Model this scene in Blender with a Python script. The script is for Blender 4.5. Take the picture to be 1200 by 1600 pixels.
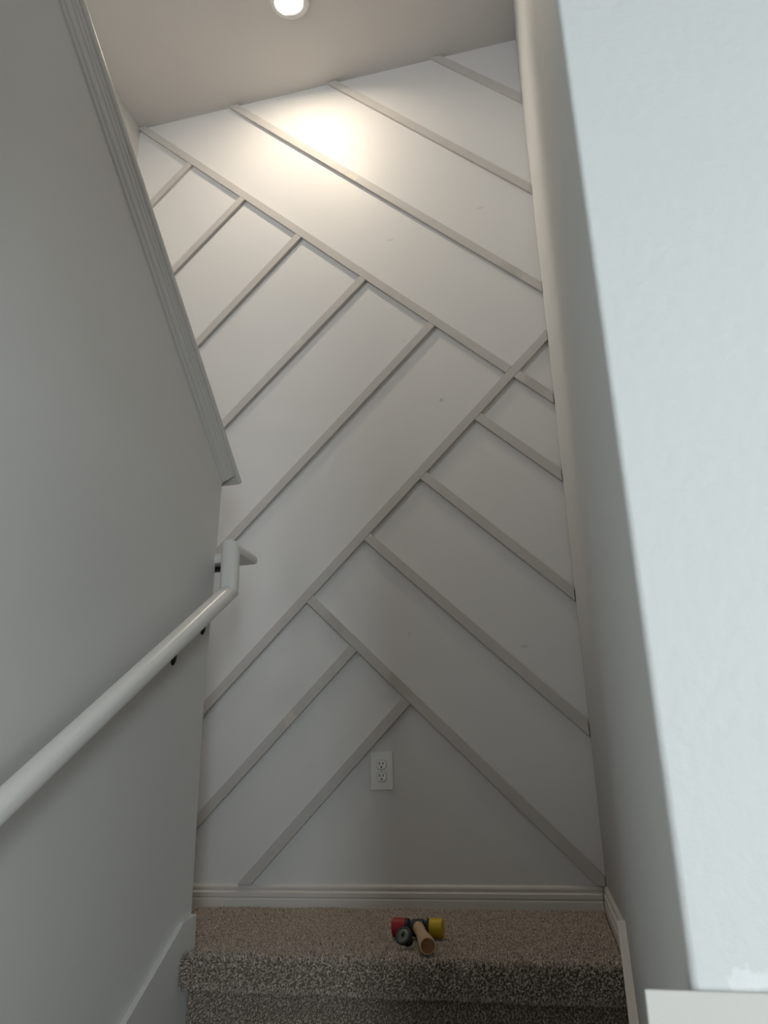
import bpy, bmesh, math, random
import numpy as np
from mathutils import Vector, Matrix

for o in list(bpy.data.objects):
    bpy.data.objects.remove(o)
S = bpy.context.scene
C = S.collection
EYE = 0.328                       # eye height above the landing

# ------------------------------------------------------------------ camera
cam_data = bpy.data.cameras.new('camera')
cam = bpy.data.objects.new('camera', cam_data)
C.objects.link(cam)
r_, u_, f_ = (Vector((0.96859017, 0.24787951, -0.01971884)), Vector((0.10364945, -0.33038155, 0.93813902)),
              Vector((-0.2260307, 0.91071608, 0.3456969)))
M3 = Matrix((r_, u_, -f_)).transposed()
cam.matrix_world = Matrix.Translation((0, 0, EYE)) @ M3.to_4x4()
cam_data.sensor_fit = 'VERTICAL'
cam_data.sensor_height = 36
cam_data.lens = 36 * 1215 / 1600
cam_data.clip_start = 0.02
cam_data.dof.use_dof = True
cam_data.dof.focus_distance = 2.5
cam_data.dof.aperture_fstop = 20
S.camera = cam

# ------------------------------------------------------------------ colour, world, daylight and fill
S.view_settings.view_transform = 'Standard'
S.view_settings.look = 'None'
S.view_settings.exposure = 0.0
S.view_settings.gamma = 1.0
S.view_settings.use_curve_mapping = False
w = bpy.data.worlds.new('world')
S.world = w
w.use_nodes = True
w.node_tree.nodes['Background'].inputs[0].default_value = (0.62, 0.74, 0.90, 1)
w.node_tree.nodes['Background'].inputs[1].default_value = 0.6


def rect_light(name, loc, aim, sx, sy, watts, col):
    d = bpy.data.lights.new(name, 'AREA')
    d.shape = 'RECTANGLE'
    d.size = sx
    d.size_y = sy
    d.energy = watts
    d.color = col
    o = bpy.data.objects.new(name, d)
    C.objects.link(o)
    o.location = loc
    o.rotation_euler = (Vector(aim) - Vector(loc)).to_track_quat('-Z', 'Y').to_euler()
    return o


DAY = (0.84, 0.95, 1.0)
# daylight from entry and upper windows behind the camera; the fills are added
rect_light('daylight_entry_window', (1.15, -2.6, 0.42), (0.3, 0.4, 0.6), 0.36, 1.0, 40, DAY)
rect_light('fill_side', (1.60, -0.95, -0.40), (0.0, 0.5, 0.1), 0.8, 0.7, 14, (0.90, 0.965, 1.0))  # added fill without a window, brightens the near wall from below
rect_light('daylight_upper_window', (-1.45, -2.9, 2.75), (-1.0, 2.7, 2.7), 0.8, 1.2, 27, (0.92, 0.96, 1.0))
rect_light('fill_stair', (-1.90, 0.40, 3.22), (0.0, 2.7, 3.2), 0.6, 0.5, 9.5, (0.92, 0.96, 1.0)).data.spread = math.radians(110)  # added fill without a window, brightens the upper right of the accent wall

# ------------------------------------------------------------------ materials
def mat(name, col, rough=0.5, spec=0.5, bump=None, var=None, metal=0.0):
    m = bpy.data.materials.new(name)
    m.use_nodes = True
    nt = m.node_tree
    b = nt.nodes['Principled BSDF']
    b.inputs['Base Color'].default_value = (*col, 1)
    b.inputs['Roughness'].default_value = rough
    b.inputs['Specular IOR Level'].default_value = spec
    b.inputs['Metallic'].default_value = metal
    tc = nt.nodes.new('ShaderNodeTexCoord')
    if var:
        amt, sc, det = var
        n = nt.nodes.new('ShaderNodeTexNoise')
        n.inputs['Scale'].default_value = sc
        n.inputs['Detail'].default_value = det
        nt.links.new(tc.outputs['Object'], n.inputs['Vector'])
        mx = nt.nodes.new('ShaderNodeMix')
        mx.data_type = 'RGBA'
        mx.inputs[6].default_value = (*[max(0, c * (1 - amt)) for c in col], 1)
        mx.inputs[7].default_value = (*[min(1, c * (1 + amt)) for c in col], 1)
        nt.links.new(n.outputs['Fac'], mx.inputs[0])
        nt.links.new(mx.outputs[2], b.inputs['Base Color'])
    if bump:
        st, sc, dist = bump
        n = nt.nodes.new('ShaderNodeTexNoise')
        n.inputs['Scale'].default_value = sc
        n.inputs['Detail'].default_value = 4
        nt.links.new(tc.outputs['Object'], n.inputs['Vector'])
        bp = nt.nodes.new('ShaderNodeBump')
        bp.inputs['Strength'].default_value = st
        bp.inputs['Distance'].default_value = dist
        nt.links.new(n.outputs['Fac'], bp.inputs['Height'])
        nt.links.new(bp.outputs['Normal'], b.inputs['Normal'])
    return m


def patches(m, spots, col, nsc=60, amp=1.6, hi=1.85):
    """small filler spots with a shape of their own: (x, y, z, rx, ry, rz)"""
    nt = m.node_tree
    b = nt.nodes['Principled BSDF']
    tc = next(n for n in nt.nodes if n.type == 'TEX_COORD')
    prev = b.inputs['Base Color'].links[0].from_socket if b.inputs['Base Color'].links else None
    nz = nt.nodes.new('ShaderNodeTexNoise')
    nz.inputs['Scale'].default_value = nsc
    nz.inputs['Detail'].default_value = 3
    nt.links.new(tc.outputs['Object'], nz.inputs['Vector'])
    for (x, y, z, rx, ry, rz, op) in spots:
        a = nt.nodes.new('ShaderNodeVectorMath'); a.operation = 'SUBTRACT'
        a.inputs[1].default_value = (x, y, z)
        nt.links.new(tc.outputs['Object'], a.inputs[0])
        d = nt.nodes.new('ShaderNodeVectorMath'); d.operation = 'DIVIDE'
        d.inputs[1].default_value = (rx, ry, rz)
        nt.links.new(a.outputs[0], d.inputs[0])
        l = nt.nodes.new('ShaderNodeVectorMath'); l.operation = 'LENGTH'
        nt.links.new(d.outputs[0], l.inputs[0])
        ad = nt.nodes.new('ShaderNodeMath'); ad.operation = 'MULTIPLY_ADD'
        ad.inputs[1].default_value = amp
        nt.links.new(nz.outputs['Fac'], ad.inputs[0])
        nt.links.new(l.outputs['Value'], ad.inputs[2])
        mr = nt.nodes.new('ShaderNodeMapRange')
        mr.inputs['From Min'].default_value = hi
        mr.inputs['From Max'].default_value = hi - .3
        mr.inputs['To Max'].default_value = op
        nt.links.new(ad.outputs[0], mr.inputs['Value'])
        mx = nt.nodes.new('ShaderNodeMix'); mx.data_type = 'RGBA'
        mx.inputs[7].default_value = (*col, 1)
        if prev: nt.links.new(prev, mx.inputs[6])
        else: mx.inputs[6].default_value = b.inputs['Base Color'].default_value
        nt.links.new(mr.outputs[0], mx.inputs[0])
        prev = mx.outputs[2]
    nt.links.new(prev, b.inputs['Base Color'])


M = {}
M['wall'] = mat('wall_paint', (0.74, 0.735, 0.715), 0.55, 0.35, (0.12, 90, 0.002), (0.015, 3, 3))
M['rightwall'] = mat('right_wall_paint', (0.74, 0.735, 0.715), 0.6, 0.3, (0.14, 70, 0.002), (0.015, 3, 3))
M['accent'] = mat('accent_wall_paint', (0.76, 0.755, 0.745), 0.5, 0.35, (0.10, 60, 0.002), (0.02, 4, 4))
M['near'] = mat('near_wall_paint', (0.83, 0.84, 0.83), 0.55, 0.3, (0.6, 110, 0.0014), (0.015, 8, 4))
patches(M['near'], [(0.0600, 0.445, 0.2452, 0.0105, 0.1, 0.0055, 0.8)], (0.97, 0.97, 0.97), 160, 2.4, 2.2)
patches(M['accent'], [(-.427, 2.7, 1.796, .012, .1, .012, .6), (-.568, 2.7, 2.093, .007, .1, .006, .4), (-.616, 2.7, 2.61, .02, .1, .008, .35),
                      (-.219, 2.7, 2.688, .02, .1, .007, .4), (-.183, 2.7, .808, .02, .1, .006, .4), (-.585, 2.7, .88, .01, .1, .01, .3)],
        (0.45, 0.44, 0.43), 220, 2.4, 2.0)
M['ceiling'] = mat('ceiling_paint', (0.74, 0.72, 0.70), 0.9, 0.1, (0.2, 150, 0.002), (0.02, 3, 3))
M['batten'] = mat('primed_batten', (0.575, 0.555, 0.53), 0.5, 0.35, (0.25, 60, 0.002), (0.05, 14, 6))
patches(M['batten'], [(-1.027, 2.68, 0.60, 0.03, 0.1, 0.03, .5), (-1.03, 2.68, 2.17, 0.02, 0.1, 0.03, .5),
                      (-0.80, 2.68, 2.985, 0.05, 0.1, 0.025, .5)], (0.72, 0.68, 0.56))
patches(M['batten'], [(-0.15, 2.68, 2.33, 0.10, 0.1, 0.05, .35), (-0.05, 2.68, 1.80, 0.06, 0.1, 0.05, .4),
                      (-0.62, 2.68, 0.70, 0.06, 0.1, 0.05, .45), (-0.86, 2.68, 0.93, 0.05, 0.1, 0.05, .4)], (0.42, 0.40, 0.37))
M['trim'] = mat('white_trim_paint', (0.72, 0.71, 0.69), 0.38, 0.5, (0.06, 40, 0.002), (0.01, 6, 3))
M['base'] = mat('white_baseboard_paint', (0.70, 0.665, 0.63), 0.38, 0.5, (0.06, 40, 0.002), (0.01, 6, 3))
M['ledge'] = mat('ledge_paint', (0.77, 0.74, 0.70), 0.4, 0.4, (0.05, 60, 0.001), (0.02, 9, 3))
M['rail'] = mat('rail_gloss_paint', (0.85, 0.84, 0.81), 0.28, 0.5)
M['bronze'] = mat('dark_bronze', (0.035, 0.03, 0.02), 0.35, 0.5, None, (0.3, 60, 2), 0.6)
M['plastic'] = mat('white_plastic', (0.85, 0.85, 0.84), 0.3, 0.5, (0.02, 50, 0.001))
M['gap_shade'] = mat('plate_gap_shade', (0.34, 0.34, 0.33), 0.6, 0.3, None, (0.1, 80, 1))
M['dark'] = mat('dark_slot', (0.006, 0.006, 0.006), 0.6, 0.2, None, (0.1, 80, 1))
M['screw'] = mat('screw_metal', (0.60, 0.60, 0.58), 0.35, 0.5, None, (0.1, 80, 1), 0.5)
M['red'] = mat('red_rubber', (0.34, 0.008, 0.014), 0.5, 0.4, (0.1, 80, 0.001), (0.08, 40, 3))
M['yellow'] = mat('yellow_plastic', (0.62, 0.42, 0.01), 0.42, 0.4, (0.1, 80, 0.001), (0.08, 40, 3))
M['black'] = mat('black_cast_iron', (0.012, 0.014, 0.02), 0.5, 0.4, (0.2, 120, 0.001), (0.2, 50, 3))
M['wood'] = mat('hammer_wood', (0.56, 0.37, 0.21), 0.5, 0.35, (0.1, 60, 0.001), (0.12, 55, 5))
M['endgrain'] = mat('end_grain_wood', (0.22, 0.095, 0.035), 0.5, 0.35, (0.1, 60, 0.001), (0.35, 90, 4))
M['rubber'] = mat('dark_rubber', (0.035, 0.045, 0.045), 0.45, 0.4, (0.2, 150, 0.001), (0.2, 50, 3))
M['silver'] = mat('silver_lens', (0.17, 0.175, 0.15), 0.28, 0.5, None, (0.35, 120, 3), 0.6)
M['glasspane'] = mat('window_glass', (0.9, 0.95, 0.95), 0.02, 0.5)
M['glasspane'].node_tree.nodes['Principled BSDF'].inputs['Transmission Weight'].default_value = 1.0
M['carpetbase'] = mat('carpet_backing', (0.20, 0.16, 0.125), 0.95, 0.1, (0.8, 400, 0.004), (0.2, 250, 3))

# carpet yarn: colour varies tuft by tuft, roots darkened as painted shade (colour attribute)
m = bpy.data.materials.new('carpet_yarn')
m.use_nodes = True
nt = m.node_tree
b = nt.nodes['Principled BSDF']
at = nt.nodes.new('ShaderNodeAttribute')
at.attribute_name = 'tint'
rp = nt.nodes.new('ShaderNodeMix')
rp.data_type = 'RGBA'
rp.inputs[6].default_value = (0.215, 0.172, 0.138, 1)
rp.inputs[7].default_value = (0.82, 0.71, 0.61, 1)
nt.links.new(at.outputs['Fac'], rp.inputs[0])
nt.links.new(rp.outputs[2], b.inputs['Base Color'])
b.inputs['Roughness'].default_value = 0.95
b.inputs['Specular IOR Level'].default_value = 0.1
b.inputs['Sheen Weight'].default_value = 0.15
M['carpet'] = m

m = bpy.data.materials.new('lamp_diffuser')
m.use_nodes = True
b = m.node_tree.nodes['Principled BSDF']
b.inputs['Base Color'].default_value = (0.9, 0.9, 0.88, 1)
b.inputs['Emission Color'].default_value = (1.0, 0.82, 0.60, 1)
b.inputs['Emission Strength'].default_value = 12
M['lamp'] = m


# ------------------------------------------------------------------ helpers
def link(name, me, material, parent=None, smooth=False, bevel=0, seg=2, angle=40):
    if isinstance(me, bmesh.types.BMesh):
        bmesh.ops.recalc_face_normals(me, faces=me.faces)
        d = bpy.data.meshes.new(name)
        me.to_mesh(d)
        me.free()
        me = d
    if isinstance(material, (list, tuple)):
        for k in material:
            me.materials.append(k)
    else:
        me.materials.append(material)
    o = bpy.data.objects.new(name, me)
    C.objects.link(o)
    if parent: o.parent = parent
    if bevel:
        md = o.modifiers.new('bevel', 'BEVEL')
        md.width = bevel
        md.segments = seg
        md.limit_method = 'ANGLE'
        md.angle_limit = math.radians(angle)
    if smooth:
        for p in me.polygons: p.use_smooth = True
    return o


def struct(o, label=None):
    o['kind'] = 'structure'
    if label: o['label'] = label
    return o


def tag(o, label, cat, group=None):
    o['label'] = label
    o['category'] = cat
    if group: o['group'] = group
    return o


def empty(name, loc):
    o = bpy.data.objects.new(name, None)
    C.objects.link(o)
    o.location = loc
    o.empty_display_size = 0.05
    return o


def box(bm, x0, x1, y0, y1, z0, z1):
    vs = [bm.verts.new((x, y, z)) for x in (x0, x1) for y in (y0, y1) for z in (z0, z1)]
    for f in ((0, 1, 3, 2), (4, 6, 7, 5), (0, 4, 5, 1), (2, 3, 7, 6), (0, 2, 6, 4), (1, 5, 7, 3)):
        bm.faces.new([vs[i] for i in f])


def boxo(name, dims, material, parent=None, bevel=0):
    bm = bmesh.new()
    box(bm, *dims)
    return link(name, bm, material, parent, bevel=bevel)


def prism(pts, axis, a0, a1):
    """extrude a polygon; axis 'x': pts are (y,z); 'y': (x,z); 'z': (x,y)"""
    bm = bmesh.new()
    def P(p, a):
        return {'x': (a, p[0], p[1]), 'y': (p[0], a, p[1]), 'z': (p[0], p[1], a)}[axis]
    A = [bm.verts.new(P(p, a0)) for p in pts]
    B = [bm.verts.new(P(p, a1)) for p in pts]
    bm.faces.new(A)
    bm.faces.new(B[::-1])
    n = len(pts)
    for i in range(n):
        bm.faces.new((A[i], A[(i + 1) % n], B[(i + 1) % n], B[i]))
    return bm


def mitre_sweep(path, frames, prof, cap=True, ends=None):
    """sweep a closed (s,n) profile along straight segments with true mitres.
    frames: per segment (side, up)"""
    bm = bmesh.new()
    P = [Vector(p) for p in path]
    T = [(P[i + 1] - P[i]).normalized() for i in range(len(P) - 1)]
    rings = []
    for j, p in enumerate(P):
        k = min(j, len(T) - 1)
        if 0 < j < len(P) - 1:
            nrm = (T[j - 1] + T[j]).normalized()
            k = j - 1
        else:
            nrm = T[k]
            if ends and ends[0 if j == 0 else 1] is not None:
                nrm = Vector(ends[0 if j == 0 else 1])
        s, u = frames[k]
        ring = []
        for a, b in prof:
            q = p + Vector(s) * a + Vector(u) * b
            t = T[k]
            q = q + t * ((p - q).dot(nrm) / t.dot(nrm))
            ring.append(bm.verts.new(q))
        rings.append(ring)
    n = len(prof)
    for r0, r1 in zip(rings, rings[1:]):
        for i in range(n):
            bm.faces.new((r0[i], r0[(i + 1) % n], r1[(i + 1) % n], r1[i]))
    if cap:
        bm.faces.new(rings[0])
        bm.faces.new(rings[-1][::-1])
    return bm


def lathe(prof, seg=32, axis='z', caps=True):
    """prof: (r, t) along the axis"""
    bm = bmesh.new()
    rings = []
    for r, t in prof:
        ring = []
        for i in range(seg):
            a = 2 * math.pi * i / seg
            c, s = r * math.cos(a), r * math.sin(a)
            ring.append(bm.verts.new({'x': (t, c, s), 'y': (c, t, s), 'z': (c, s, t)}[axis]))
        rings.append(ring)
    for r0, r1 in zip(rings, rings[1:]):
        for i in range(seg):
            bm.faces.new((r0[i], r0[(i + 1) % seg], r1[(i + 1) % seg], r1[i]))
    if caps:
        bm.faces.new(rings[0])
        bm.faces.new(rings[-1][::-1])
    return bm


def clip(poly, px, pz, nx, nz):
    """keep the side where (p-P).n >= 0"""
    out = []
    n = len(poly)
    for i in range(n):
        a, b = poly[i], poly[(i + 1) % n]
        da = (a[0] - px) * nx + (a[1] - pz) * nz
        db = (b[0] - px) * nx + (b[1] - pz) * nz
        if da >= 0: out.append(a)
        if (da >= 0) != (db >= 0):
            t = da / (da - db)
            out.append((a[0] + t * (b[0] - a[0]), a[1] + t * (b[1] - a[1])))
    return out


# ------------------------------------------------------------------ dimensions
YB = 2.70                 # accent wall
ZC = 3.275 + EYE          # ceiling
XL = -1.926               # far left wall
XP = -0.985               # stair face of the pony wall
LOW = -1.295              # lower floor
YN = 0.445                # face of the near right wall
YR = -3.6                 # back of the entry room
XR = 3.0
NOSE = 1.858

# right wall: nearly flat, drawn in towards the accent corner by built-up plaster
RW = [(0.003, 2.70), (0.0045, 2.66), (0.0085, 2.56), (0.0125, 2.46), (0.0175, 2.33), (0.022, 2.23), (0.0262, 2.13),
      (0.0300, 2.03), (0.0330, 1.93), (0.0335, 1.70), (0.034, 1.20), (0.034, 0.80)]


def rwx(y):
    for (x0, y0), (x1, y1) in zip(RW, RW[1:]):
        if y1 <= y <= y0: return x0 + (x1 - x0) * (y0 - y) / (y0 - y1)
    return 0.034


# ------------------------------------------------------------------ the setting
struct(boxo('wall_back', (XL - .12, 0.3, YB, YB + .12, LOW, ZC + .1), M['accent']),
       'white accent wall at the landing with a diagonal batten pattern')
wall_back = bpy.data.objects['wall_back']

corner = [(0.034, YN + 0.004), (0.0352, YN + 0.0012), (0.038, YN)]
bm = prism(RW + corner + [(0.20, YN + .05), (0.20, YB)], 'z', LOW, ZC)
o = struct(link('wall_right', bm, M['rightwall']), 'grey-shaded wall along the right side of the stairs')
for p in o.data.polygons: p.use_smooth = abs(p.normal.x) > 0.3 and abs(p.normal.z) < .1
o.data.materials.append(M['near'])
# the wall that turns right, facing the camera
bm = bmesh.new()
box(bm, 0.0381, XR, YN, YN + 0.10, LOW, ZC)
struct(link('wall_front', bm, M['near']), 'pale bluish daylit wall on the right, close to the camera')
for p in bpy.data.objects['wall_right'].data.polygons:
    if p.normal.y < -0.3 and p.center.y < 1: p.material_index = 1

struct(boxo('wall_left', (XL - .12, XL, YR, YB, LOW, ZC), M['wall']), 'white far left wall beyond the half wall')
struct(boxo('ceiling', (XL - .12, XR + .12, YR - .12, YB + .12, ZC, ZC + .1), M['ceiling']), 'flat beige-grey shaded ceiling')
struct(boxo('wall_side', (XR, XR + .12, YR, YN + .10, LOW, ZC), M['wall']))
struct(boxo('ceiling_shade_slab', (XP, XR, YR, -.30, 1.02, 1.30), M['wall']))  # unseen slab, front edge set low to shade the near and half walls
struct(boxo('shade_header', (XP, XR, -.42, -.30, 1.30, ZC), M['wall']))  # unseen header, added to darken the top of the half wall
# entry wall with its window hole, behind the camera
bm = bmesh.new()
wx0, wx1, wz0, wz1 = 0.85, 1.45, -.75, .95
box(bm, XL - .12, wx0, YR - .12, YR, LOW, ZC)
box(bm, wx1, XR + .12, YR - .12, YR, LOW, ZC)
box(bm, wx0, wx1, YR - .12, YR, LOW, wz0)
box(bm, wx0, wx1, YR - .12, YR, wz1, ZC)
struct(link('wall_entry', bm, M['wall']))
bm = bmesh.new()
for a in ((wx0, wx0 + .05, wz0, wz1), (wx1 - .05, wx1, wz0, wz1), (wx0, wx1, wz0, wz0 + .05), (wx0, wx1, wz1 - .05, wz1),
          (wx0, wx1, .08, .12)):
    box(bm, a[0], a[1], YR - .09, YR - .03, a[2], a[3])
win = struct(link('window_1', bm, M['trim'], bevel=.003), 'tall white-framed entry window')
boxo('pane', (wx0 + .02, wx1 - .02, YR - .065, YR - .06, wz0 + .02, wz1 - .02), M['glasspane'], win)
struct(boxo('floor_2', (XL - .12, XR + .12, YR - .12, YB + .12, LOW - .1, LOW), M['carpetbase']))

# half wall (sloped top follows the second flight)
SL = 0.857
def cap_z(y, off=0.0):            # outer top edge of the cap board
    return EYE + 1.325 - SL * (y - 1.55) + off
cn = math.cos(math.atan(SL)); sn = math.sin(math.atan(SL))
un = cap_z(0) - 0.018 / cn        # underside line at y=0
def under(y): return cap_z(y) - 0.018 / cn
ytop = (cap_z(0) - 0.018 / cn - ZC) / SL
pts = [(YR, LOW), (1.932, LOW), (1.934, EYE + .28), (1.970, under(1.970)), (ytop, ZC), (YR, ZC)]
struct(link('wall_middle', prism(pts, 'x', XP - .12, XP), M['wall']),
       'white half wall on the left with a sloped capped top')

# cap board + moulding
def slope_path(y0, y1, x, noff):
    # line running along the slope; noff = distance below the top of the cap board, normal to the slope
    return [Vector((x, y, cap_z(y) - noff / cn)) for y in (y0, y1)]
tdir = Vector((0, cn, -sn)); ndir = Vector((0, sn, cn))
capb = []
hw, th, r = (0.12 + 2 * 0.038) / 2, 0.018, 0.005
for cx, cy, a0 in ((hw - r, -r, 0), (-(hw - r), -r, 90), (-(hw - r), -(th - r), 180), (hw - r, -(th - r), 270)):
    for k in range(4):
        a = math.radians(a0 + 30 * k)
        capb.append((cx + r * math.cos(a), cy + r * math.sin(a)))
ycap = 2.036
xc = XP - .06
y_hi = (EYE + 1.325 + SL * 1.55 - ZC) / SL
bm = mitre_sweep([(xc, y_hi + .03, cap_z(y_hi + .03)), (xc, ycap - .01, cap_z(ycap - .01))], [((1, 0, 0), ndir)], capb)
trim1 = struct(link('trim_1', bm, M['trim'], bevel=.002), 'white sloped cap with moulding on top of the half wall')
mould = [(0, 0), (0, -.0375), (.006, -.0375), (.008, -.033), (.0085, -.030), (.013, -.029), (.016, -.026), (.0175, -.021),
         (.0185, -.0165), (.022, -.0155), (.0235, -.012), (.024, -.009), (.028, -.0075), (.030, -.004), (.030, 0)]
for side in (1, -1):
    x = XP if side == 1 else XP - .12
    a, b = slope_path(y_hi + .06, 1.990, x, .018)
    bm = mitre_sweep([a, b], [((side, 0, 0), ndir)], mould)
    link('moulding', bm, M['trim'], trim1)
# ------------------------------------------------------------------ landing, stairs, carpet
NR = 0.026
def nose_profile(n=7):
    pts = [(YB, 0.0), (NOSE + NR + .002, 0.0)]
    for k in range(1, n + 1):
        a = math.radians(90 + 90 * k / n)
        pts.append((NOSE + NR + NR * math.cos(a), -NR + NR * math.sin(a)))
    for k in range(0, n + 1):
        a = math.radians(180 + 90 * k / n)
        pts.append((NOSE + .016 + .016 * math.cos(a), -.060 + .016 * math.sin(a)))
    pts.append((NOSE + .040, -.076))
    return pts
npf = nose_profile()
H_ = 0.008                     # pile height; the backing sits this far below the nominal surface
base_pts = [(y + (H_ * .8 if z < -.0001 and y < 1.885 else 0), z - H_ * (.8 if z > -.04 else -0.2)) for y, z in npf]
base_pts = base_pts + [(NOSE + .054, -.078), (NOSE + .054, -.16), (YB, -.16)]
x_l, x_r = -0.970, 0.0155
floor = struct(link('floor', prism(base_pts, 'x', x_l, x_r), M['carpetbase']), 'beige carpeted stair landing with a rounded front edge')
bm = bmesh.new()
box(bm, XL, x_l, 1.935, YB, -.16, -H_)
link('landing_side', bm, M['carpetbase'], floor)

rng = np.random.default_rng(5)
def tufts(points, normals, h, rad, lean, parent, name='carpet_pile'):
    n = len(points)
    P = np.array(points); N = np.array(normals)
    dirn = N + rng.normal(0, lean, (n, 3))
    dirn /= np.linalg.norm(dirn, axis=1)[:, None]
    ref = np.where(np.abs(dirn[:, [0]]) < .9, np.array([[1., 0, 0]]), np.array([[0, 1., 0]]))
    s = np.cross(dirn, ref); s /= np.linalg.norm(s, axis=1)[:, None]
    t = np.cross(dirn, s)
    hh = h * rng.uniform(.75, 1.15, n)[:, None]
    ph = rng.uniform(0, 6.28, n)
    rr_ = rad * rng.uniform(.8, 1.25, n)[:, None]
    V = np.zeros((n, 7, 3))
    for k in range(3):
        a = ph + k * 2.0944
        V[:, k] = P + rr_ * .8 * (np.cos(a)[:, None] * s + np.sin(a)[:, None] * t)
        a = a + .7
        V[:, 3 + k] = P + dirn * hh * .62 + rr_ * (np.cos(a)[:, None] * s + np.sin(a)[:, None] * t)
    V[:, 6] = P + dirn * hh + rng.normal(0, rad * .4, (n, 3))
    F = []
    for k in range(3):
        k2 = (k + 1) % 3
        F += [(k, k2, 3 + k2), (k, 3 + k2, 3 + k), (3 + k, 3 + k2, 6)]
    F = np.array(F)
    idx = (np.arange(n)[:, None, None] * 7 + F[None]).reshape(-1)
    nf = n * 9
    me = bpy.data.meshes.new(name)
    me.vertices.add(n * 7)
    me.vertices.foreach_set('co', V.reshape(-1))
    me.loops.add(nf * 3)
    me.loops.foreach_set('vertex_index', idx.astype(np.int32))
    me.polygons.add(nf)
    me.polygons.foreach_set('loop_start', np.arange(0, nf * 3, 3, dtype=np.int32))
    me.polygons.foreach_set('loop_total', np.full(nf, 3, dtype=np.int32))
    me.update(calc_edges=True)
    at = me.attributes.new('tint', 'FLOAT', 'POINT')
    tint = np.repeat(np.clip(rng.normal(.5, .22, n), 0, 1), 7).reshape(n, 7)
    tint[:, :3] *= .6  # darker roots: shade between tufts put into the colour
    at.data.foreach_set('value', tint.reshape(-1).astype(np.float32))
    me.materials.append(M['carpet'])
    o = bpy.data.objects.new(name, me)
    C.objects.link(o)
    o.parent = parent
    o['kind'] = 'stuff'
    return o


def grid_pts(x0, x1, a0, a1, sp, jit=.5):
    xs = np.arange(x0 + sp / 2, x1, sp); ys = np.arange(a0 + sp / 2, a1, sp)
    X, Y = np.meshgrid(xs, ys)
    X = X + rng.uniform(-jit, jit, X.shape) * sp; Y = Y + rng.uniform(-jit, jit, Y.shape) * sp
    return X.reshape(-1), Y.reshape(-1)

# landing top
X1, Y1 = grid_pts(x_l, 0.02, 1.90, YB - .016, .0041)
keep = X1 < np.array([rwx(y) - .017 if y > 1.93 else .013 for y in Y1])
X1, Y1 = X1[keep], Y1[keep]
X2, Y2 = grid_pts(XL + .004, x_l, 1.95, YB - .016, .0052)
X = np.r_[X1, X2]; Y = np.r_[Y1, Y2]
Z = -H_ + .0012 * np.sin(X * 23 + 3 * np.sin(Y * 17)) * np.sin(Y * 31)
tufts(np.c_[X, Y, Z], np.tile([0.0, -.25, 1.0], (len(X), 1)), H_, .0021, .16, floor)
# nosing band
L = [0]
for a, b in zip(npf[1:], npf[2:]): L.append(L[-1] + math.dist(a, b))
X, A = grid_pts(x_l + .001, x_r - .001, 0, L[-1], .0043)
pp = np.array(npf[1:])
yy = np.interp(A, L, pp[:, 0]); zz = np.interp(A, L, pp[:, 1])
e = .004
ty = np.interp(A + e, L, pp[:, 0]) - np.interp(A - e, L, pp[:, 0]); tz = np.interp(A + e, L, pp[:, 1]) - np.interp(A - e, L, pp[:, 1])
ll = np.hypot(ty, tz) + 1e-9
ny, nz = tz / ll, -ty / ll
wob = .0020 * np.sin(X * 19 + 1.3) + .0014 * np.sin(X * 47)
Pn = np.c_[X, yy - ny * (H_ * .9 + wob * 0) + 0, zz - nz * H_ * .9 + wob * .5]
tufts(Pn, np.c_[np.zeros_like(ny), ny, nz - .12 * (A > .03)], H_ * 1.3, .0021, .48, floor)

# lower flight
stairs = empty('staircase', (-.48, NOSE, -.185))
tag(stairs, 'carpeted stair flight in beige pile leading up to the landing', 'staircase')
RISE, RUN = .185, .2687
risers = []
for k in range(7):
    yk = NOSE + (.052 if k == 0 else .030) - RUN * k
    z1 = -RISE * k - .0765 if k == 0 else -RISE * k - .035
    z0 = -RISE * (k + 1)
    bm = bmesh.new()
    box(bm, x_l, x_r, yk, yk + .012, z0, z1)
    ob = link('riser', bm, M['carpetbase'], stairs)
    ob.matrix_parent_inverse = Matrix.Translation(stairs.location).inverted()
    risers.append(ob)
    if k < 6:
        z = -RISE * (k + 1)
        yn = NOSE - RUN * (k + 1)
        prof = [(yk + .012, z), (yn + .02, z), (yn + .006, z - .006), (yn, z - .018), (yn + .006, z - .030), (yn + .02, z - .035), (yk + .012, z - .035)]
        ob = link('tread', prism(prof, 'x', x_l, x_r), M['carpetbase'], stairs)
        ob.matrix_parent_inverse = Matrix.Translation(stairs.location).inverted()
X, Zr = grid_pts(x_l + .001, x_r - .001, -.183, -.078, .0042)
o = tufts(np.c_[X, np.full_like(X, NOSE + .052), Zr], np.tile([0, -1.0, -.35], (len(X), 1)), .0065, .0019, .3, risers[0])
# second flight, climbing behind the half wall
st2 = empty('stairs_upper', (-1.5, 1.93, 0))
struct(st2)
for k in range(7):
    y1 = 1.93 - .235 * k
    bm = bmesh.new()
    box(bm, XL + .002, XP - .122, y1 - .255, y1, .19 * k - .0, .19 * (k + 1))
    ob = link('tread', bm, M['carpetbase'], st2, bevel=.012)
    ob.matrix_parent_inverse = Matrix.Translation(st2.location).inverted()
struct(boxo('floor_3', (XL + .002, XP - .122, YR, 1.93 - .235 * 7, 1.2, 1.52), M['carpetbase']))

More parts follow.
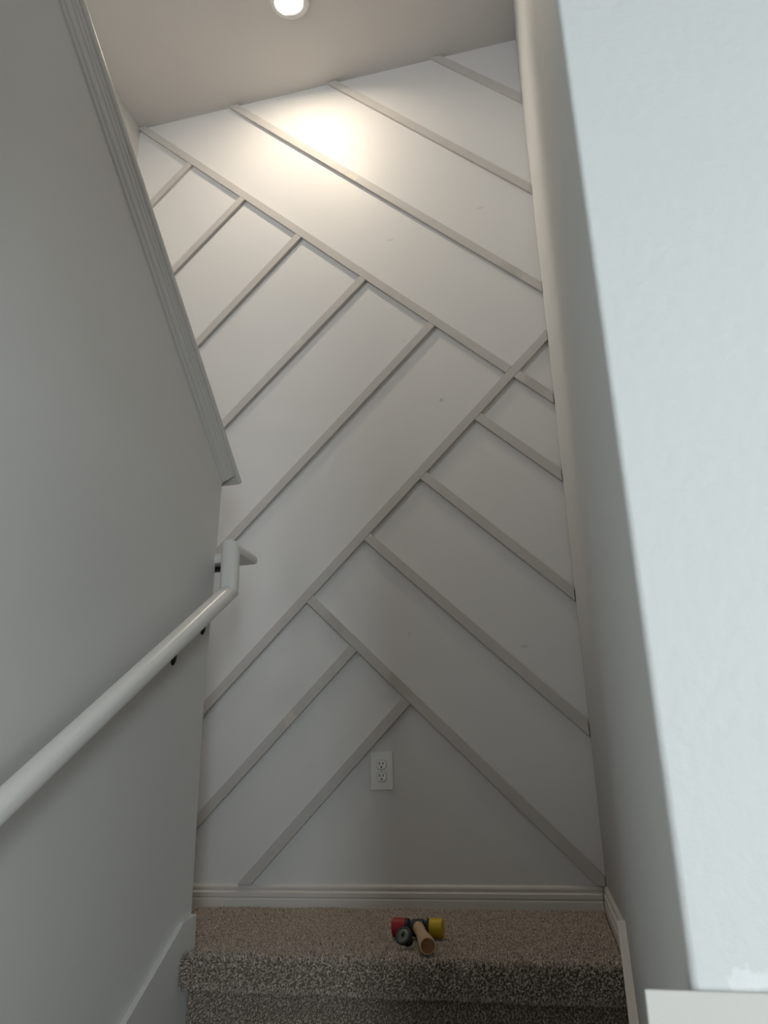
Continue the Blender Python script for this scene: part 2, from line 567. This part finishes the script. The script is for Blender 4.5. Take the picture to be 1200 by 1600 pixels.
# ------------------------------------------------------------------ skirting boards
FL = .073
sk = .688
lp = [(1.937, FL), (1.875, FL - .008), (0.20, FL - .008 - sk * 1.675), (0.20, LOW), (0.9, LOW), (1.937, -.42)]
struct(link('baseboard_left', prism(lp, 'x', XP, -.972), M['trim'], bevel=.0015), 'white stair skirt board along the left half wall')
rp_ = [(1.937, FL), (0.50, FL - sk * 1.437), (0.50, LOW), (0.9, LOW), (1.937, -.42)]
struct(link('baseboard_right', prism(rp_, 'x', .0165, .0345), M['base'], bevel=.0015), 'white stair skirt board along the right wall')
# moulded landing baseboard: back and right side
bp = [(0, -.02), (.0135, -.02), (.0135, .020), (.0125, .0225), (.0098, .0235), (.0098, .026), (.0125, .029), (.0125, .041), (.010, .044),
      (.0072, .0455), (.0072, .050), (.0085, .054), (.0078, .059), (.005, .0635), (.003, .0656), (0, .0656)]
bm = mitre_sweep([(XL + .0005, YB, 0), (-.0105, YB, 0)], [((0, -1, 0), (0, 0, 1))], bp)
struct(link('baseboard_back', bm, M['base']), 'white moulded baseboard at the foot of the accent wall')
path = [(x, y, 0) for x, y in RW[:9]]
path[0] = (.003, YB - .0005, 0)
path[-1] = (rwx(1.938), 1.9385, 0)
bm = mitre_sweep(path, [((-1, 0, 0), (0, 0, 1))] * 8, [(a * .9, b) for a, b in bp])
struct(link('baseboard_side', bm, M['base']), 'short white baseboard at the right end of the landing')
bm = mitre_sweep([(XL, 1.95, 0), (XL, YB - .0145, 0)], [((1, 0, 0), (0, 0, 1))], bp)
struct(link('baseboard_far', bm, M['base']))

# ------------------------------------------------------------------ battens on the accent wall
W, T = .035, .0155
GAP = .0022
XRT = .003
BAT = dict(
    A=((-1.9226, 3.5861), (-0.1712, 1.8714)), A2=((-0.1372, 1.8426), (0.0059, 1.7049)),
    B=((-1.4364, 3.6079), (0.0062, 2.2032)), C=((-0.9134, 3.6038), (0.0068, 2.6972)), D=((-0.3963, 3.603), (0.0141, 3.1951)),
    E=((-0.2996, 1.6849), (0.003, 1.3916)), F=((-0.5221, 1.4668), (0.0029, 0.9479)), G=((-0.6738, 1.1717), (0.0054, 0.4988)),
    H=((-0.9712, 1.0206), (-0.0209, 0.0647)),
    a=((-1.6036, 3.2729), (-1.8018, 3.0693)), b=((-1.3159, 2.9812), (-1.6451, 2.6478)), c=((-1.0282, 2.7019), (-1.4944, 2.2258)),
    d=((-0.7255, 2.4166), (-1.3432, 1.8064)), e=((-0.438, 2.131), (-1.2688, 1.3054)), f=((0.0043, 1.9895), (-1.3675, 0.6292)),
    g=((-0.782, 0.8239), (-1.3722, 0.2383)), h=((-0.5895, 0.6311), (-1.1492, 0.0725)))


def line(k, off=0.0):
    (x0, z0), (x1, z1) = BAT[k]
    dx, dz = x1 - x0, z1 - z0
    l = math.hypot(dx, dz)
    dx, dz = dx / l, dz / l
    nx, nz = -dz, dx
    if nz < 0: nx, nz = -nx, -nz
    return (x0 + nx * off, z0 + nz * off), (dx, dz), (nx, nz)


for k in BAT:
    (px, pz), (dx, dz), (nx, nz) = line(k)
    poly = [(px + dx * s + nx * o_, pz + dz * s + nz * o_) for s, o_ in ((-4, 0), (4, 0), (4, W), (-4, W))]
    zb = .0659
    poly = clip(poly, XL + .001, 0, 1, 0)
    poly = clip(poly, XRT - (GAP if k in 'EFGHA2' else .0008), 0, -1, 0)
    poly = clip(poly, 0, ZC - .0008, 0, -1)
    poly = clip(poly, 0, zb, 0, 1)
    e_ = .0009
    if k == 'A':                                   # stops on the upper edge of f
        q, _, n = line('f', W + e_); poly = clip(poly, *q, *n)
    if k in ('A2', 'E', 'F', 'G', 'H'):            # starts below f
        q, _, n = line('f', -e_); poly = clip(poly, *q, -n[0], -n[1])
    if k in 'abcde':
        q, _, n = line('A', -e_); poly = clip(poly, *q, -n[0], -n[1])
    if k in 'gh':
        q, _, n = line('H', -e_); poly = clip(poly, *q, -n[0], -n[1])
    tt = T + random.Random(k).uniform(-.0006, .0006)
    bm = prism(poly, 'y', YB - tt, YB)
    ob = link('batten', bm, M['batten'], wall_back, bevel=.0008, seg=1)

# dimples of filled nail holes are part of the battens' paint (material)

# ------------------------------------------------------------------ trim board at the foot of the near right wall
bm = bmesh.new()
box(bm, .0128, XR, YN - .0030, YN - .0004, .09, .2405)
struct(link('trim_2', bm, M['ledge'], bevel=.0008, seg=2), 'off-white trim board in the lower right corner, under the bluish wall')

# ------------------------------------------------------------------ handrail
rail = empty('handrail', (-.90, 1.87, .9))
tag(rail, 'white glossy handrail climbing the left half wall with an upturned end', 'handrail')
inv = Matrix.Translation(rail.location).inverted()
prof = []
rw, rh = .0255, .0215
for k in range(32):
    a = 2 * math.pi * k / 32 + math.pi / 32
    c, s = math.cos(a), math.sin(a)
    x = rw * abs(c) ** .82 * (1 if c > 0 else -1)
    z = rh * abs(s) ** .92 * (1 if s > 0 else -1)
    if z < -.0125: z = -.0125
    prof.append((x, z))
s_ang = math.atan(.69)
zj = EYE + .529
path = [(-.90, -.35, zj - .69 * (1.874 + .35)), (-.90, 1.874, zj), (-.90, 1.874, EYE + .651), (-.90, 1.972, EYE + .651),
        (-1.19, 1.972, EYE + .651)]
frames = [((1, 0, 0), (0, -math.sin(s_ang), math.cos(s_ang))), ((1, 0, 0), (0, -1, 0)), ((1, 0, 0), (0, 0, 1)), ((0, 1, 0), (0, 0, 1))]
bm = mitre_sweep(path, frames, prof)
np_ = len(prof)
bmesh.ops.remove_doubles(bm, verts=bm.verts, dist=1e-6)
ob = link('rail', bm, M['rail'], rail, bevel=.0010, seg=2, angle=25)
for p in ob.data.polygons: p.use_smooth = True
md = ob.modifiers.new('split', 'EDGE_SPLIT'); md.split_angle = math.radians(28)
ob.matrix_parent_inverse = inv


def bracket(y, z, wallx):
    """oval wall plate and a short curved arm up to the rail, in dark bronze"""
    bm = lathe([(.001, 0), (.020, 0), (.021, .003), (.016, .008), (.008, .010), (.001, .010)], 24, 'x')
    bmesh.ops.scale(bm, verts=bm.verts, vec=(1, .50, 1.5))
    bmesh.ops.translate(bm, verts=bm.verts, vec=(wallx, y, z))
    ob = link('bracket_plate', bm, M['bronze'], rail, smooth=True); ob.matrix_parent_inverse = inv
    bm = bmesh.new()
    n, prev = 8, None
    yt, zt = y - .050, rail_z(y - .050) - .012          # saddle on the flat underside of the rail
    for k in range(n + 1):
        t = k / n
        px = wallx + .006 + (1 - (1 - t) ** 1.6) * (-.905 - wallx - .006)
        pz = z + .026 + (zt - z - .026) * t
        py = y + (yt - y) * t
        ring = [bm.verts.new((px + .004 * math.cos(a), py + .0055 * math.sin(a), pz + .003 * math.cos(a))) for a in [2 * math.pi * i / 12 for i in range(12)]]
        if prev:
            for i in range(12): bm.faces.new((prev[i], prev[(i + 1) % 12], ring[(i + 1) % 12], ring[i]))
        else: bm.faces.new(ring)
        prev = ring
    bm.faces.new(prev[::-1])
    ob = link('bracket_arm', bm, M['bronze'], rail, smooth=True); ob.matrix_parent_inverse = inv


def rail_z(y): return zj - .69 * (1.874 - y)
for y, dz in ((1.752, .094), (1.897, .090), (.55, .09)):
    bracket(y, rail_z(y) - dz, XP)
# bracket fixing the level return to the end of the half wall
bm = lathe([(.001, 0), (.018, 0), (.018, .003), (.012, .007), (.001, .007)], 20, 'y')
bmesh.ops.translate(bm, verts=bm.verts, vec=(-1.03, 1.936, EYE + .622))
ob = link('bracket_plate', bm, M['bronze'], rail, smooth=True); ob.matrix_parent_inverse = inv
ob = boxo('bracket_arm', (-1.04, -.955, 1.962, 1.982, EYE + .621, EYE + .6335), M['bronze'], rail, bevel=.002); ob.matrix_parent_inverse = inv

# ------------------------------------------------------------------ outlet
OX, OZ = -.6965, .328 + .089
out = empty('wall_outlet', (OX, YB, OZ))
tag(out, 'white duplex power outlet low on the accent wall between battens', 'outlet')
def rr_poly(w_, h_, r_, n=5):
    pts = []
    for cx, cz, a0 in ((w_ / 2 - r_, h_ / 2 - r_, 0), (-w_ / 2 + r_, h_ / 2 - r_, 90), (-w_ / 2 + r_, -h_ / 2 + r_, 180), (w_ / 2 - r_, -h_ / 2 + r_, 270)):
        for k in range(n + 1):
            a = math.radians(a0 + 90 * k / n)
            pts.append((cx + r_ * math.cos(a), cz + r_ * math.sin(a)))
    return pts
link('cover_plate', prism(rr_poly(.079, .124, .004), 'y', -.0055, 0), M['plastic'], out, bevel=.0022, seg=3)
for dz in (.0195, -.0195):
    # round face with flattened top and bottom
    pts = []
    for k in range(32):
        a = 2 * math.pi * k / 32
        x, z = .0172 * math.cos(a), .0172 * math.sin(a)
        pts.append((x, max(-.0142, min(.0142, z)) + dz))
    gp = [(x * 1.07, (z - dz) * 1.07 + dz) for x, z in pts]
    gb = prism(gp, 'y', -.00575, -.0045)
    bmesh.ops.remove_doubles(gb, verts=gb.verts, dist=1e-6)
    link('shade_ring', gb, M['gap_shade'], out)  # solid grey rim, painted as the shade in the gap round the receptacle
    bm = prism(pts, 'y', -.0086, -.0056)
    bmesh.ops.remove_doubles(bm, verts=bm.verts, dist=1e-6)
    rc = link('receptacle', bm, M['plastic'], out, bevel=.0006)
    for dx, hh in ((-.0064, .0085), (.0064, .0070)):
        boxo('slot', (dx - .0014, dx + .0014, -.0089, -.0080, dz + .003 - hh / 2 + .001, dz + .003 + hh / 2 + .001), M['dark'], rc)
    pts = [(.0026 * math.cos(a), dz - .0078 + .0028 * math.sin(a)) for a in [2 * math.pi * i / 16 for i in range(16)]]
    link('ground_hole', prism(pts, 'y', -.0089, -.0080), M['dark'], rc)
bm = lathe([(.0005, -.0068), (.0030, -.0066), (.0033, -.0055), (.0005, -.0055)], 16, 'y')
link('screw', bm, M['screw'], out)

# ------------------------------------------------------------------ ceiling light
lamp = empty('ceiling_light', (-.935, 2.25, ZC))
tag(lamp, 'small round glowing ceiling light above the landing', 'light')
bm = lathe([(.058, 0), (.084, 0), (.086, -.004), (.080, -.009), (.062, -.010), (.058, -.006), (.058, 0)], 48, 'z', caps=False)
link('trim_ring', bm, M['plastic'], lamp, smooth=True)
bm = lathe([(.0005, -.0075), (.030, -.0073), (.0575, -.0055), (.0575, -.001), (.0005, -.001)], 48, 'z')
link('diffuser', bm, M['lamp'], lamp)
ld = bpy.data.lights.new('lamp_light', 'AREA')
ld.shape = 'DISK'
ld.size = 0.07
ld.energy = 7.4
ld.spread = math.radians(168)
ld.color = (1.0, 0.85, 0.66)
lo = bpy.data.objects.new('lamp_light', ld)
C.objects.link(lo)
lo.parent = lamp
lo.location = (-.02, 0, -.012)
lo.rotation_euler = (math.radians(4), math.radians(8), 0)

# ------------------------------------------------------------------ mallet
ham = empty('mallet', (-.462, 2.125, .001))
tag(ham, 'two-faced mallet with red and yellow ends and a wooden handle, lying on the landing', 'mallet')
ham.rotation_euler = (0, 0, math.radians(0))
R_ = .0225
hz = R_ + .001
def placed(name, bm, m_, par, smooth=True, bevel=0):
    return link(name, bm, m_, par, smooth=False, bevel=bevel) if not smooth else auto(link(name, bm, m_, par, smooth=True))
def auto(o):
    md = o.modifiers.new('split', 'EDGE_SPLIT'); md.split_angle = math.radians(35)
    return o
def shift(bm, v):
    bmesh.ops.translate(bm, verts=bm.verts, vec=v); return bm
body = [(.0005, -.030), (.0205, -.030), (.0212, -.0285), (.0212, -.024), (.0205, -.0225), (.0165, -.0215), (.0155, -.019), (.0160, -.017), (.0190, -.015), (.0200, -.009),
        (.0203, 0), (.0200, .009), (.0190, .015), (.0160, .017), (.0155, .019), (.0165, .0215), (.0205, .0225), (.0212, .024), (.0212, .0285), (.0205, .030), (.0005, .030)]
placed('hammer_head', shift(lathe(body, 40, 'x'), (0, 0, hz)), M['black'], ham)
capL = [(.0005, -.0640), (.0210, -.0640), (.0224, -.0630), (.0226, -.060), (.0222, -.040), (.0218, -.0305), (.0005, -.0305)]
placed('striking_face', shift(lathe(capL, 40, 'x'), (0, 0, hz)), M['red'], ham)['label'] = 'red rubber face'
capR = [(.0005, .0305), (.0218, .0305), (.0224, .032), (.0226, .058), (.0220, .0615), (.0205, .063), (.0005, .063)]
placed('striking_face', shift(lathe(capR, 40, 'x'), (0, 0, hz)), M['yellow'], ham)['label'] = 'yellow plastic face'
hp = [(.0005, 0), (.0130, 0), (.0138, -.012), (.0140, -.03), (.0132, -.06), (.0136, -.11), (.0152, -.15), (.0170, -.185), (.0182, -.215), (.0184, -.231), (.0176, -.235), (.0152, -.2365)]
hb = lathe(hp, 32, 'y', caps=False)
placed('handle', hb, M['wood'], ham)
hd = bpy.data.objects['handle']
hd.location = (.002, -.010, hz + .003)
hd.rotation_euler = (math.radians(1.0), 0, math.radians(17))
bm = lathe([(.0152, -.2362), (.0140, -.2345), (.0090, -.2335), (.0005, -.2335)], 32, 'y', caps=False)
e_ = auto(link('end_face', bm, M['endgrain'], hd, smooth=True)); e_['label'] = 'brown end grain'

# ------------------------------------------------------------------ small torch beside the handle
tor = empty('torch', (-.4640, 1.992, .0))
tag(tor, 'small dark round torch with silvery lens, leaning against the mallet', 'torch')
bodyp = [(.0005, -.020), (.010, -.020), (.0125, -.017), (.0135, -.008), (.0155, 0), (.0190, .006), (.0205, .010), (.0205, .0145), (.0190, .0170), (.0165, .0175), (.0150, .0165)]
bm = lathe(bodyp, 14, 'z', caps=False)
tb = auto(link('casing', bm, M['rubber'], tor, smooth=True))
bm = lathe([(.0152, .0160), (.0120, .0168), (.0075, .0190), (.0060, .0186), (.0055, .0168), (.0005, .0165)], 28, 'z', caps=False)
ln = link('lens', bm, M['silver'], tb, smooth=True)
bm = lathe([(.0005, .0195), (.0026, .0195), (.0028, .0160), (.0005, .0160)], 14, 'z')
link('bulb_socket', bm, M['dark'], tb)
tb.rotation_euler = Vector((-.22, -.80, .50)).to_track_quat('Z', 'Y').to_euler()
tb.location = (0, 0, .0215)
